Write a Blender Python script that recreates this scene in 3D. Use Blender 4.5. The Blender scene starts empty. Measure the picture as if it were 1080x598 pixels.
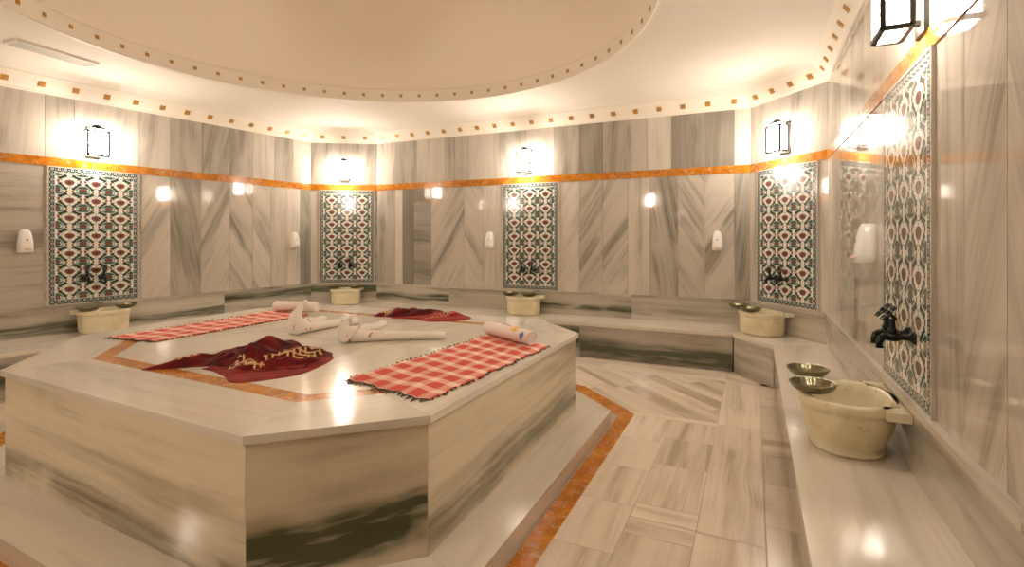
import bpy, math, random
from mathutils import Vector, Matrix
random.seed(7)
scene = bpy.context.scene
COL = scene.collection
PI = math.pi

# ------------------------------------------------------------------ helpers
class MB:
    """collects faces with UV (metres, u along the vein) and a per-face tone colour"""
    def __init__(self):
        self.v=[]; self.f=[]; self.uv=[]; self.tone=[]; self.mi=[]; self.sm=[]
    def face(self, pts, vein=None, tone=(0,0,0), off=(0,0), mi=0, uvs=None, smooth=False):
        n0=len(self.v); self.v += [Vector(p) for p in pts]
        self.f.append(list(range(n0,n0+len(pts))))
        if uvs is None:
            P=[Vector(p) for p in pts]
            n=Vector((0,0,0))
            for i in range(len(P)): n+= (P[i]-P[0]).cross(P[(i+1)%len(P)]-P[0])
            n=n.normalized() if n.length>1e-12 else Vector((0,0,1))
            d=Vector(vein) if vein is not None else Vector((1,0,0))
            d=d-n*d.dot(n)
            if d.length<.05: 
                d=Vector((0,0,1)) if abs(n.z)<.9 else Vector((0,1,0))
                d=d-n*d.dot(n)
            d.normalize(); e=n.cross(d)
            if abs(e.z)>.3 and e.z<0: e=-e
            uvs=[(p.dot(d)+off[0], p.dot(e)+off[1]) for p in P]
        self.uv.append(uvs); self.tone.append(tone); self.mi.append(mi); self.sm.append(smooth)
    def box(self, lo, hi, M=None, **k):
        x0,y0,z0=lo; x1,y1,z1=hi
        c=[Vector(p) for p in ((x0,y0,z0),(x1,y0,z0),(x1,y1,z0),(x0,y1,z0),(x0,y0,z1),(x1,y0,z1),(x1,y1,z1),(x0,y1,z1))]
        if M is not None: c=[M@p for p in c]
        for q in ((3,2,1,0),(4,5,6,7),(0,1,5,4),(1,2,6,5),(2,3,7,6),(3,0,4,7)):
            self.face([c[i] for i in q], **k)
    def prism(self, poly, z0, z1, cap=True, sides=True, **k):
        n=len(poly)
        if cap:
            self.face([(p[0],p[1],z1) for p in poly], **k)
            self.face([(p[0],p[1],z0) for p in reversed(poly)], **k)
        if sides:
            for i in range(n):
                a,b=poly[i],poly[(i+1)%n]
                self.face([(a[0],a[1],z0),(b[0],b[1],z0),(b[0],b[1],z1),(a[0],a[1],z1)], **k)
    def rings(self, R, close=True, cap0=False, cap1=False, smooth=True, uvs=None, **k):
        """list of rings (lists of points) skinned together, shared verts"""
        base=len(self.v); n=len(R[0])
        for r in R: self.v += [Vector(p) for p in r]
        m=n if close else n-1
        for i in range(len(R)-1):
            for j in range(m):
                a=base+i*n+j; b=base+i*n+(j+1)%n; c=base+(i+1)*n+(j+1)%n; d=base+(i+1)*n+j
                self.f.append([a,b,c,d])
                if uvs: self.uv.append([uvs(i,j),uvs(i,j+1),uvs(i+1,j+1),uvs(i+1,j)])
                else: self.uv.append([(self.v[q].x+self.v[q].y, self.v[q].z) for q in (a,b,c,d)])
                self.tone.append(k.get('tone',(0,0,0))); self.mi.append(k.get('mi',0)); self.sm.append(smooth)
        for flag,i in ((cap0,0),(cap1,len(R)-1)):
            if flag:
                idx=[base+i*n+j for j in range(n)]
                if i==0: idx=idx[::-1]
                self.f.append(idx); self.uv.append([(self.v[q].x, self.v[q].y) for q in idx])
                self.tone.append(k.get('tone',(0,0,0))); self.mi.append(k.get('mi',0)); self.sm.append(False)
    def lathe(self, prof, n=32, M=None, cap0=True, cap1=True, rx=None, **k):
        R=[]
        for r,z in prof:
            ring=[]
            for j in range(n):
                a=2*PI*j/n; rr=r*(rx(a,z) if rx else 1)
                p=Vector((rr*math.cos(a), rr*math.sin(a), z))
                ring.append(M@p if M is not None else p)
            R.append(ring)
        self.rings(R, cap0=cap0, cap1=cap1, **k)
    def tube(self, path, rad, n=12, cap=True, sq=1.0, up=Vector((0,0,1)), **k):
        P=[Vector(p) for p in path]; R=[]
        for i,p in enumerate(P):
            d=(P[min(i+1,len(P)-1)]-P[max(i-1,0)]).normalized()
            s=d.cross(up)
            if s.length<.05: s=d.cross(Vector((1,0,0)))
            s.normalize(); t=s.cross(d).normalized()
            r=rad[i] if hasattr(rad,'__len__') else rad
            R.append([p+s*r*math.cos(2*PI*j/n)+t*r*sq*math.sin(2*PI*j/n) for j in range(n)])
        self.rings(R, cap0=cap, cap1=cap, **k)
    def floor0(self,z=.002):
        for p in self.v: p.z=max(p.z,z)
    def build(self, name, mats, parent=None, recalc=True):
        me=bpy.data.meshes.new(name)
        me.from_pydata([tuple(p) for p in self.v],[],self.f)
        if not isinstance(mats,(list,tuple)): mats=[mats]
        for m in mats: me.materials.append(m)
        uvf=[]; cf=[]
        for fi,f in enumerate(self.f):
            me.polygons[fi].material_index=self.mi[fi]; me.polygons[fi].use_smooth=self.sm[fi]
            t=self.tone[fi]
            for q in range(len(f)): uvf+= [self.uv[fi][q][0],self.uv[fi][q][1]]; cf+=[t[0],t[1],t[2],1.0]
        me.uv_layers.new(name='UVMap'); me.uv_layers['UVMap'].data.foreach_set('uv',uvf)
        me.color_attributes.new('tone','FLOAT_COLOR','CORNER'); me.color_attributes['tone'].data.foreach_set('color',cf)
        me.update()
        o=bpy.data.objects.new(name,me); COL.objects.link(o)
        if parent is not None: o.parent=parent
        return o

def empty(name, loc=(0,0,0), rz=0.0, label=None, cat=None, group=None):
    o=bpy.data.objects.new(name,None); COL.objects.link(o); o.empty_display_size=.1
    o.location=loc; o.rotation_euler=(0,0,rz); tag(o,label,cat,group); return o
def tag(o,label=None,cat=None,group=None,kind=None):
    if label: o['label']=label
    if cat: o['category']=cat
    if group: o['group']=group
    if kind: o['kind']=kind
    return o
def struct(o): o['kind']='structure'; return o
def copy_tree(o,parent=None):
    c=o.copy(); COL.objects.link(c)
    if parent is not None: c.parent=parent
    for ch in list(o.children): copy_tree(ch,c)
    return c
def bevel(o,w=.003,seg=2):
    m=o.modifiers.new('b','BEVEL'); m.width=w; m.segments=seg; m.limit_method='ANGLE'; m.angle_limit=math.radians(40)
def weld(o,d=1e-4):
    m=o.modifiers.new('w','WELD'); m.merge_threshold=d

# ------------------------------------------------------------------ node expression helper
class N:
    def __init__(s,name,rough=.5,spec=.5,metal=0):
        s.m=bpy.data.materials.new(name); s.m.use_nodes=True; s.t=s.m.node_tree; s.b=s.t.nodes['Principled BSDF']
        s.b.inputs['Roughness'].default_value=rough; s.b.inputs['Metallic'].default_value=metal
        s.b.inputs['Specular IOR Level'].default_value=spec
    def n(s,ty,**k):
        n=s.t.nodes.new(ty)
        for a,b in k.items(): setattr(n,a,b)
        return n
    def put(s,sock,v):
        if v is None: return
        if isinstance(v,bpy.types.NodeSocket): s.t.links.new(v,sock)
        else: sock.default_value=v
    def math(s,op,a,b=0.0,c=None,clamp=False):
        n=s.n('ShaderNodeMath',operation=op,use_clamp=clamp)
        s.put(n.inputs[0],a); s.put(n.inputs[1],b)
        if c is not None: s.put(n.inputs[2],c)
        return n.outputs[0]
    def add(s,a,b): return s.math('ADD',a,b)
    def sub(s,a,b): return s.math('SUBTRACT',a,b)
    def mul(s,a,b,clamp=False): return s.math('MULTIPLY',a,b,clamp=clamp)
    def step(s,x,a,b):   # smoothstep map x from a..b to 0..1
        n=s.n('ShaderNodeMapRange',interpolation_type='SMOOTHSTEP')
        s.put(n.inputs[0],x); n.inputs[1].default_value=a; n.inputs[2].default_value=b; return n.outputs[0]
    def mix(s,f,a,b):
        n=s.n('ShaderNodeMix',data_type='RGBA'); s.put(n.inputs[0],f)
        for q,v in ((6,a),(7,b)):
            if isinstance(v,tuple) and len(v)==3: v=(*v,1)
            s.put(n.inputs[q],v)
        return n.outputs[2]
    def uv(s):
        n=s.n('ShaderNodeUVMap'); n.uv_map='UVMap'; x=s.n('ShaderNodeSeparateXYZ'); s.t.links.new(n.outputs[0],x.inputs[0]); return x.outputs[0],x.outputs[1]
    def attr(s):
        n=s.n('ShaderNodeAttribute'); n.attribute_name='tone'; x=s.n('ShaderNodeSeparateColor'); s.t.links.new(n.outputs['Color'],x.inputs[0]); return x.outputs[0],x.outputs[1],x.outputs[2]
    def vec(s,x,y,z=0.0):
        n=s.n('ShaderNodeCombineXYZ'); s.put(n.inputs[0],x); s.put(n.inputs[1],y); s.put(n.inputs[2],z); return n.outputs[0]
    def noise(s,vec,scale=1.0,detail=4,rough=.55,dist=0.0,w=None):
        n=s.n('ShaderNodeTexNoise')
        n.inputs['Scale'].default_value=scale; n.inputs['Detail'].default_value=detail; n.inputs['Roughness'].default_value=rough; n.inputs['Distortion'].default_value=dist
        if w is not None: n.noise_dimensions='4D'; s.put(n.inputs['W'],w)
        s.t.links.new(vec,n.inputs['Vector']); return n.outputs[0]
    def objpos(s):
        n=s.n('ShaderNodeTexCoord'); return n.outputs['Object']
    def base(s,c): s.put(s.b.inputs['Base Color'],(*c,1) if isinstance(c,tuple) and len(c)==3 else c)
    def bump(s,h,strength=.2,dist=.005):
        n=s.n('ShaderNodeBump'); n.inputs['Strength'].default_value=strength; n.inputs['Distance'].default_value=dist
        s.put(n.inputs['Height'],h); s.t.links.new(n.outputs[0],s.b.inputs['Normal'])

def marble(name,light=(.81,.75,.65),mid=(.35,.33,.28),dark=(.07,.08,.045),rough=.03,spec=.75,streak=1.0):
    s=N(name,rough,spec); u,v=s.uv(); R,G,B=s.attr()
    w=s.mul(B,37.0)
    warp=s.noise(s.vec(s.mul(u,1.0),s.mul(v,1.6)),1.3,3,.5,0,w)
    v2=s.add(v,s.mul(s.sub(warp,.5),.07))
    n1=s.noise(s.vec(s.mul(u,.55),s.mul(v2,9.0)),1.0,5,.6,0,w)
    n2=s.noise(s.vec(s.mul(u,1.2),s.mul(v2,34.0)),1.0,4,.65,0,s.add(w,5.0))
    n3=s.noise(s.vec(s.mul(u,.8),s.mul(v,2.5)),1.6,3,.5,.4,s.add(w,9.0))
    a=s.step(n1,.44,.68); b=s.step(n2,.45,.72)
    f=s.mul(s.add(s.mul(a,.55*streak),s.mul(b,.30*streak)),s.step(n3,.30,.60))
    f=s.math('ADD',f,s.mul(R,s.add(.55,s.mul(n3,.7))),clamp=True)
    c=s.mix(f,light,mid)
    # main dark vein around v=0
    edge=s.sub(n1,.5)
    dv=s.math('ABSOLUTE',s.add(v2,s.mul(edge,.14)))
    mv=s.math('SUBTRACT',1.0,s.step(dv,.015,.085))
    mv=s.mul(mv,s.add(.35,s.mul(s.step(n2,.3,.62),.65)))
    mv=s.mul(mv,s.step(n3,.28,.5))
    c=s.mix(s.mul(mv,G,clamp=True),c,dark)
    s.base(c)
    s.put(s.b.inputs['Roughness'],s.add(rough,s.mul(n3,.03)))
    return s.m

def plain(name,c,rough=.5,metal=0,spec=.5):
    s=N(name,rough,spec,metal); s.base(c)
    n=s.noise(s.objpos(),40,3); s.put(s.b.inputs['Roughness'],s.add(rough*.85,s.mul(n,rough*.3))); return s.m

M={}
M['marble']=marble('wall_marble',light=(.64,.59,.515),mid=(.25,.23,.195))
M['side']=marble('platform_marble',light=(.86,.76,.58),mid=(.42,.36,.25),dark=(.07,.075,.03),rough=.05,spec=.5)
M['marble_top']=marble('polished_marble',light=(.80,.75,.66),mid=(.42,.38,.30),rough=.09,spec=.6,streak=.6)
M['floor']=marble('floor_marble',light=(.86,.76,.63),mid=(.46,.38,.29),rough=.16,spec=.45,streak=1.2)
M['grout']=plain('grout',(.42,.37,.29),.8)
M['joint']=plain('joint',(.55,.48,.36),.7)
M['plaster']=plain('ceiling_plaster',(.83,.78,.70),.75,spec=.2)
M['dome']=plain('dome_plaster',(.90,.83,.72),.8,spec=.2)
M['cornice']=plain('cornice_plaster',(.86,.80,.70),.5,spec=.3)
M['gold']=plain('gold_tile',(.50,.26,.06),.35,.2)
M['iron']=plain('black_iron',(.02,.018,.012),.35,.6)
M['tap']=plain('dark_bronze',(.012,.016,.012),.28,.5)
M['plastic']=plain('white_plastic',(.82,.80,.76),.3)
M['pink']=plain('pink_plastic',(.75,.50,.45),.3)
M['black']=plain('dark_mark',(.03,.03,.03),.4)
M['grille']=plain('vent_grey',(.55,.55,.50),.5)

def onyx():
    s=N('orange_marble',.15,.25); p=s.objpos()
    n1=s.noise(p,6,6,.65,1.2); n2=s.noise(p,17,5,.6,.8); n3=s.noise(p,3.3,6,.6,2.0)
    c=s.mix(s.step(n1,.35,.65),(.42,.14,.010),(.60,.22,.018))
    c=s.mix(s.mul(s.step(n2,.5,.7),.5),c,(.27,.07,.006))
    ln=s.math('ABSOLUTE',s.sub(n3,.52)); c=s.mix(s.mul(s.math('SUBTRACT',1.0,s.step(ln,.0,.012)),.6),c,(.8,.6,.35))
    s.base(c); return s.m
M['onyx']=onyx()

def basin_mat():
    s=N('basin_marble',.3,.4); p=s.objpos()
    n=s.noise(p,5,5,.6,.5); n2=s.noise(p,11,5,.7,1.5)
    c=s.mix(s.step(n,.3,.7),(.80,.74,.56),(.68,.59,.38))
    c=s.mix(s.mul(s.step(n2,.57,.70),.7),c,(.33,.24,.12))
    s.base(c); s.b.inputs['Subsurface Weight'].default_value=.0
    s.bump(n2,.1,.002); return s.m
M['basin']=basin_mat()

def pewter():
    s=N('hammered_pewter',.30,.5,.9); p=s.objpos()
    v=s.n('ShaderNodeTexVoronoi'); v.inputs['Scale'].default_value=90; s.t.links.new(p,v.inputs['Vector'])
    n=s.noise(p,14,4)
    s.base(s.mix(n,(.34,.31,.20),(.12,.11,.065))); s.bump(v.outputs[0],.5,.002); return s.m
M['pewter']=pewter()

def iznik():
    s=N('iznik_tile',.10,.5); u,v=s.uv()     # 0..1 over a .80 x 1.42 panel
    W,H=.80,1.42; bd=.055
    x=s.mul(u,W); y=s.mul(v,H)
    px=(W-2*bd)/3; py=(H-2*bd)/7
    a=s.mul(s.sub(x,bd+px/2),2*PI/px); b=s.mul(s.sub(y,bd+py/2),2*PI/py)
    ca=s.math('COSINE',a); b=s.sub(b,s.mul(s.math('SUBTRACT',1.0,ca),.30)); cb=s.math('COSINE',b); c2a=s.math('COSINE',s.mul(a,2)); c2b=s.math('COSINE',s.mul(b,2))
    c3b=s.math('COSINE',s.mul(b,3)); c3a=s.math('COSINE',s.mul(a,3))
    g=s.add(ca,s.add(s.mul(cb,.92),s.mul(s.mul(ca,c2b),.22)))
    white=(.80,.79,.72); ink=(.035,.055,.045); green=(.05,.16,.11); red=(.24,.07,.06); teal=(.22,.42,.40)
    def band(x,lo,hi,e=.05):
        return s.mul(s.step(x,lo-e,lo+e),s.math('SUBTRACT',1.0,s.step(x,hi-e,hi+e)))
    leaf=s.mul(c2a,c2b); sab=s.mul(s.math('SINE',a),s.math('SINE',b)); ab=s.math('ABSOLUTE',sab)
    c=s.mix(band(g,-1.3,-.9,.06),white,teal)
    # curved dark leaves
    lf=s.mul(band(g,-.46,.40,.06),s.step(ab,.30,.40))
    c=s.mix(lf,c,ink)
    c=s.mix(s.mul(band(g,-.85,-.62,.05),s.step(ab,.2,.35)),c,green)
    c=s.mix(s.mul(band(g,-.25,.15,.05),s.math('SUBTRACT',1.0,s.step(ab,.22,.30))),c,red)
    c=s.mix(s.mul(band(g,.55,.72,.04),s.step(c3a,-.2,.1)),c,(.30,.38,.33))
    c=s.mix(s.mul(s.step(s.mul(s.math('COSINE',s.mul(a,5)),s.math('COSINE',s.mul(b,5))),.45,.6),s.mul(band(g,.3,1.3,.1),.75)),c,(.20,.27,.24))
    c=s.mix(s.mul(s.step(c3b,.3,.5),band(g,-1.5,-.9,.1)),c,ink)
    c=s.mix(s.step(g,1.40,1.46),c,ink)
    c=s.mix(s.step(g,1.52,1.58),c,red)
    c=s.mix(s.step(g,2.02,2.06),c,ink)
    c=s.mix(s.math('SUBTRACT',1.0,s.step(g,-1.55,-1.45)),c,green)
    c=s.mix(s.math('SUBTRACT',1.0,s.step(g,-1.84,-1.76)),c,red)
    # border
    dx=s.math('MINIMUM',x,s.sub(W,x)); dy=s.math('MINIMUM',y,s.sub(H,y)); d=s.math('MINIMUM',dx,dy)
    ba=s.math('COSINE',s.mul(s.add(x,y),2*PI/.055)); bb=s.math('COSINE',s.mul(s.sub(x,y),2*PI/.055))
    bc=s.mix(s.step(s.add(ba,bb),.2,.5),ink,(.55,.60,.58)); bc=s.mix(s.step(s.add(ba,bb),1.3,1.5),bc,red)
    bc=s.mix(s.math('SUBTRACT',1.0,s.step(s.add(ba,bb),-1.4,-1.2)),bc,(.20,.32,.36))
    c=s.mix(s.math('SUBTRACT',1.0,s.step(d,bd-.008,bd-.004)),c,bc)
    c=s.mix(band(d,bd-.01,bd-.003,.002),c,(.6,.62,.58))
    c=s.mix(s.math('SUBTRACT',1.0,s.step(d,.003,.006)),c,ink)
    s.base(c); return s.m
M['iznik']=iznik()

def check():
    s=N('red_check_cloth',.85,.2); u,v=s.uv()     # u along the length in metres
    n=s.noise(s.vec(u,v),300,2)
    su=s.math('PINGPONG',s.add(u,.02),.068); sv=s.math('PINGPONG',v,.066)
    a=s.step(su,.022,.030); b=s.step(sv,.022,.030)
    a2=s.step(s.math('PINGPONG',s.add(u,.02),.0155),.011,.0125)
    f=s.math('ADD',s.mul(a,.55),s.mul(b,.40),clamp=True)
    c=s.mix(f,(.88,.66,.55),(.60,.035,.018))
    c=s.mix(s.mul(n,.15),c,(.9,.5,.4)); s.base(c); s.bump(n,.3,.001); return s.m
M['check']=check()
M['fringe']=plain('dark_fringe',(.07,.05,.03),.9)
def terry(name,print_col,amt,col=(.84,.79,.72)):
    s=N(name,.9,.2); p=s.objpos(); n=s.noise(p,260,2); n2=s.noise(p,14,2,.5,1.0)
    c=s.mix(s.mul(s.step(n2,.70-amt,.74-amt),.85),col,print_col); s.base(c); s.bump(n,.6,.003)
    return s.m
M['terry']=terry('white_towel',(.62,.14,.10),.06)
M['terry_plain']=terry('plain_towel',(.70,.30,.25),-.2,(.86,.78,.74))
M['yellow']=plain('yellow_print',(.75,.45,.08),.8); M['blue']=plain('blue_print',(.15,.22,.45),.8)
def velvet(name,bands):
    s=N(name,.75,.2); u,v=s.uv(); p=s.objpos()
    n=s.noise(p,9,4,.6,.6); n2=s.noise(p,200,2)
    c=s.mix(s.step(n,.4,.66),(.055,.002,.004),(.16,.005,.006))
    # woven gold key pattern in bands across the cloth
    a=s.math('PINGPONG',u,.035); b=s.math('PINGPONG',s.add(v,a),.022)
    key=s.step(b,.0135,.0155); key2=s.step(s.math('PINGPONG',s.sub(u,v),.03),.021,.024)
    k=s.math('MAXIMUM',key,s.mul(key2,.8),clamp=True)
    k=s.mul(k,s.step(n2,.3,.45))
    R,G,B=s.attr()
    c=s.mix(s.mul(k,R,clamp=True),c,(.72,.50,.24))
    c=s.mix(s.mul(G,.85),c,(.36,.018,.010))
    s.base(c); s.b.inputs['Sheen Weight'].default_value=.15; s.b.inputs['Sheen Tint'].default_value=(.9,.2,.15,1)
    s.bump(n2,.5,.002); return s.m
M['velvet']=velvet('burgundy_cloth',1)
def glow(name,col,st):
    s=N(name,.3); s.b.inputs['Emission Color'].default_value=(*col,1); s.b.inputs['Emission Strength'].default_value=st
    s.base((.9,.85,.75)); return s.m
LAMP=78.0
M['glow']=glow('lit_glass',(1.0,.87,.735),LAMP)

# ------------------------------------------------------------------ room plan (metres); the camera stands at x=0 y=0
HB=.40; ZS=.70; Z1=2.14; Z2=2.23; ZT=2.87; ZC=3.08
WL0=(-6.98,-.75); WL1=(-6.20,5.91); WB0=(-5.35,6.45); WB1=(-.03,6.45); WR0=(.64,5.64); WR1=(.64,-.95); WF0=(.05,-1.6); WF1=(-6.2,-1.6)
ROOM=[WL0,WL1,WB0,WB1,WR0,WR1,WF0,WF1]

def L(a,b): return math.hypot(b[0]-a[0],b[1]-a[1])
class Wall:
    def __init__(s,a,b):
        s.a=Vector((a[0],a[1],0)); s.b=Vector((b[0],b[1],0)); s.t=(s.b-s.a).normalized(); s.n=Vector((s.t.y,-s.t.x,0)); s.L=(s.b-s.a).length
    def P(s,d,z,o=0.0): 
        p=s.a+s.t*d+s.n*o; return Vector((p.x,p.y,z))
STY={'p':(90,.12,0),'v':(90,.50,0),'d':(90,1.0,.2),'h':(0,.45,0),'H':(0,.8,.3),'/':(58,.30,.55),'\\':(122,.30,.55),'q':(62,.12,.22),'b':(118,.12,.22),'g':(80,.65,.25),'s':(100,.55,.5),'c':(90,.02,0)}
def slab(mb,w,d0,d1,z0,z1,sty,o=.010,g=.0015):
    ang,tn,dk=STY[sty]; a=math.radians(ang+random.uniform(-5,5)); D=w.t*math.cos(a)+Vector((0,0,1))*math.sin(a)
    tone=(max(0,tn+random.uniform(-.07,.07)),dk,random.random())
    n=w.n; e=n.cross(D); e=-e if e.z<-.0 and abs(e.z)>.3 else e
    c=w.P((d0+d1)/2,(z0+z1)/2); off=(random.uniform(0,9),-c.dot(e)+random.uniform(-.12,.12))
    q=[w.P(d0+g,z0+g,o),w.P(d1-g,z0+g,o),w.P(d1-g,z1-g,o),w.P(d0+g,z1-g,o)]
    uvs=[(p.dot(D)+off[0],p.dot(e)+off[1]) for p in q]
    mb.face(q,uvs=uvs,tone=tone)
    r=[w.P(d0+g,z0+g,0),w.P(d1-g,z0+g,0),w.P(d1-g,z1-g,0),w.P(d0+g,z1-g,0)]
    for i in range(4):
        j=(i+1)%4; mb.face([r[i],r[j],q[j],q[i]],uvs=[(0,0)]*4,tone=tone)
def wall(name,a,b,lower,upper,kname=None):
    w=Wall(a,b); mb=MB()
    mb.face([w.P(0,0),w.P(w.L,0),w.P(w.L,ZT+.25),w.P(0,ZT+.25)],mi=1)
    mb.face([w.P(w.L,0,-.1),w.P(0,0,-.1),w.P(0,ZT+.25,-.1),w.P(w.L,ZT+.25,-.1)],mi=1)
    d=0
    for e,st in lower: 
        if st!='x': slab(mb,w,d,min(e,w.L),ZS-.02,Z1+.01,st)
        d=e
    d=0
    for e,st in upper: slab(mb,w,d,min(e,w.L),Z2-.01,ZT+.02,st); d=e
    struct(mb.build(name,[M['marble'],M['joint']])); return w
def auto(Lw,step,styles,start=0):
    n=max(1,round((Lw-start)/step)); st=(Lw-start)/n
    return [(start+st*(i+1),styles[i%len(styles)]) for i in range(n)]

# left wall: distance along from WL0; helper from world y
wl=Wall(WL0,WL1)
def ly(y): return (y-WL0[1])/wl.t.y
def ry(y): return 5.64-y
TL0,TL1=ly(2.77),ly(3.60)
lowL=auto(ly(1.4),.42,['q','p','b','v'])+[(ly(2.05),'h'),(TL0-.02,'h'),(TL1+.02,'h'),(ly(3.93),'q'),(ly(4.28),'s'),(ly(4.65),'/'),(ly(4.97),'\\'),(ly(5.24),'b'),(ly(5.5),'p'),(ly(5.72),'c'),(wl.L,'d')]
upL=auto(ly(1.9),.42,['p','v','c'])+[(ly(2.33),'v'),(ly(2.76),'c'),(ly(3.0),'v'),(ly(3.6),'c'),(ly(3.93),'p'),(ly(4.3),'v'),(ly(4.65),'g'),(ly(4.98),'v'),(ly(5.3),'p'),(ly(5.6),'v'),(wl.L,'p')]
W_L=wall('wall_left',WL0,WL1,lowL,upL)
W_LB=wall('wall_back_left',WL1,WB0,[(.10,'c'),(.86,'p'),(L(WL1,WB0),'H')],[(L(WL1,WB0),'v')])
bx=lambda x:x+5.35
W_B=wall('wall_back',WB0,WB1,[(bx(-5.0),'v'),(bx(-4.86),'c'),(bx(-4.65),'d'),(bx(-4.34),'H'),(bx(-3.77),'/'),(bx(-3.46),'b'),(bx(-3.15),'p'),(bx(-2.34),'p'),(bx(-2.05),'q'),(bx(-1.74),'/'),(bx(-1.42),'/'),(bx(-1.15),'p'),(bx(-.82),'s'),(bx(-.52),'\\'),(bx(-.2),'/'),(5.4,'g')],
  [(bx(-5.0),'p'),(bx(-4.6),'v'),(bx(-4.1),'p'),(bx(-3.7),'v'),(bx(-3.3),'p'),(bx(-2.8),'v'),(bx(-2.4),'p'),(bx(-2.05),'v'),(bx(-1.74),'d'),(bx(-1.45),'g'),(bx(-1.18),'v'),(bx(-.9),'p'),(bx(-.52),'d'),(bx(-.2),'d'),(5.4,'c')])
W_RB=wall('wall_back_right',WB1,WR0,[(.10,'c'),(.97,'p'),(1.1,'c')],[(.10,'c'),(.6,'p'),(1.1,'v')])
W_R=wall('wall_right',WR0,WR1,[(ry(4.9),'p'),(ry(4.1),'v'),(ry(3.31),'p'),(ry(2.47),'p'),(ry(2.18),'p'),(ry(1.86),'q'),(ry(1.5),'b')]+auto(6.59,.36,['q','p','b'],ry(1.5)),
  [(ry(4.9),'v'),(ry(4.4),'p'),(ry(3.9),'v'),(ry(3.31),'p'),(ry(2.85),'c'),(ry(2.47),'v'),(ry(2.18),'p')]+auto(6.59,.36,['v','p','c'],ry(2.18)))
W_RF=wall('wall_front_right',WR1,WF0,auto(L(WR1,WF0),.44,['p','q']),auto(L(WR1,WF0),.44,['p','v']))
W_F=wall('wall_front',WF0,WF1,auto(L(WF0,WF1),.4,['p','/','\\','v','q','b','s']),auto(L(WF0,WF1),.4,['v','p','g']))
W_LF=wall('wall_front_left',WF1,WL0,auto(L(WF1,WL0),.4,['p','h']),auto(L(WF1,WL0),.4,['p','v']))
WALLS=[W_L,W_LB,W_B,W_RB,W_R,W_RF,W_F,W_LF]

# inset polygon of the room
def inset_poly(poly,d,cw=True):
    n=len(poly); out=[]
    for i in range(n):
        p0=Vector(poly[i-1]); p1=Vector(poly[i]); p2=Vector(poly[(i+1)%n])
        t1=(p1-p0).normalized(); t2=(p2-p1).normalized()
        s=1 if cw else -1
        n1=Vector((t1.y,-t1.x))*s; n2=Vector((t2.y,-t2.x))*s
        k=d/(1+n1.dot(n2)); out.append(tuple(p1+(n1+n2)*k))
    return out

# splash upstand and orange band as trims
def ring_trim(name,o,z0,z1,mat,vein='along',toneamp=.0,ledge=False):
    mb=MB(); inn=inset_poly(ROOM,o); n=len(ROOM)
    for i in range(n):
        a,b=ROOM[i],ROOM[(i+1)%n]; c,d=inn[(i+1)%n],inn[i]
        t=Vector((b[0]-a[0],b[1]-a[1],0)); ln=t.length; t.normalize(); k=max(1,round(ln/1.35))
        for j in range(k):
            f0,f1=j/k,(j+1)/k
            lo=Vector(d).lerp(Vector(c),f0); hi=Vector(d).lerp(Vector(c),f1); wa=Vector(a).lerp(Vector(b),f0); wb=Vector(a).lerp(Vector(b),f1)
            g=t*.0006
            tone=(.30+random.uniform(-.1,.2),(1.1 if i<3 else .35) if random.random()<.7 else .2,random.random()); off=(random.uniform(0,9),-(z0+random.uniform(.05,.25)))
            P=lambda q,z,s=0:Vector((q[0],q[1],z))+g*s
            mb.face([P(lo,z0,1),P(hi,z0,-1),P(hi,z1,-1),P(lo,z1,1)],vein=t,tone=tone,off=off)
            mb.face([P(lo,z1,1),P(hi,z1,-1),P(wb,z1,-1),P(wa,z1,1)],vein=t,tone=(.2,0,.3))
            mb.face([P(wa,z0,1),P(wb,z0,-1),P(hi,z0,-1),P(lo,z0,1)],vein=t,tone=(.2,0,.3))
    return struct(mb.build(name,mat))
ring_trim('trim_1',.030,HB-.02,ZS-.028,M['marble'])
ring_trim('trim_2',.042,ZS-.028,ZS,M['marble'])
ring_trim('trim_3',.016,Z1,Z2,M['onyx'])

# ------------------------------------------------------------------ ceiling, cornice, dome
CX,CY,CR=-2.91,3.10,2.40
def hit(poly,a):
    d=Vector((math.cos(a),math.sin(a))); best=None; o=Vector((CX,CY))
    for i in range(len(poly)):
        p=Vector(poly[i]); q=Vector(poly[(i+1)%len(poly)]); e=q-p
        den=d.x*e.y-d.y*e.x
        if abs(den)<1e-9: continue
        t=((p.x-o.x)*e.y-(p.y-o.y)*e.x)/den; s=((p.x-o.x)*d.y-(p.y-o.y)*d.x)/den
        if t>0 and -1e-6<=s<=1+1e-6: best=t if best is None else min(best,t)
    return (o.x+d.x*best,o.y+d.y*best)
corner_in=[inset_poly(ROOM,x) for x in (0,.02,.07,.12,.20,.34)]
angs=sorted([2*PI*i/160 for i in range(160)]+[math.atan2(p[1]-CY,p[0]-CX)%(2*PI) for p in ROOM])
levels=[(3,ZC-.055),(4,ZC-.018),(5,ZC)]
mb=MB(); R=[]
for k,z in levels: R.append([(*hit(corner_in[k],a),z) for a in angs])
R.append([(CX+(CR+.5)*math.cos(a),CY+(CR+.5)*math.sin(a),ZC+.012) if False else (CX+(CR+.012)*math.cos(a),CY+(CR+.012)*math.sin(a),ZC+.02) for a in angs])
mb.rings(R,smooth=True)
# dome surface
D=[]; Rd=CR+.06
for i in range(0,19):
    f=i/18*PI/2; D.append([(CX+Rd*math.cos(f)*math.cos(a),CY+Rd*math.cos(f)*math.sin(a),ZC+.17+1.75*math.sin(f)) for a in angs]) if i<18 else None
mb.rings(D,smooth=True,mi=1)
mb.face([tuple(p) for p in D[-1]],mi=1)
struct(mb.build('ceiling',[M['plaster'],M['dome']]))
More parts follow.
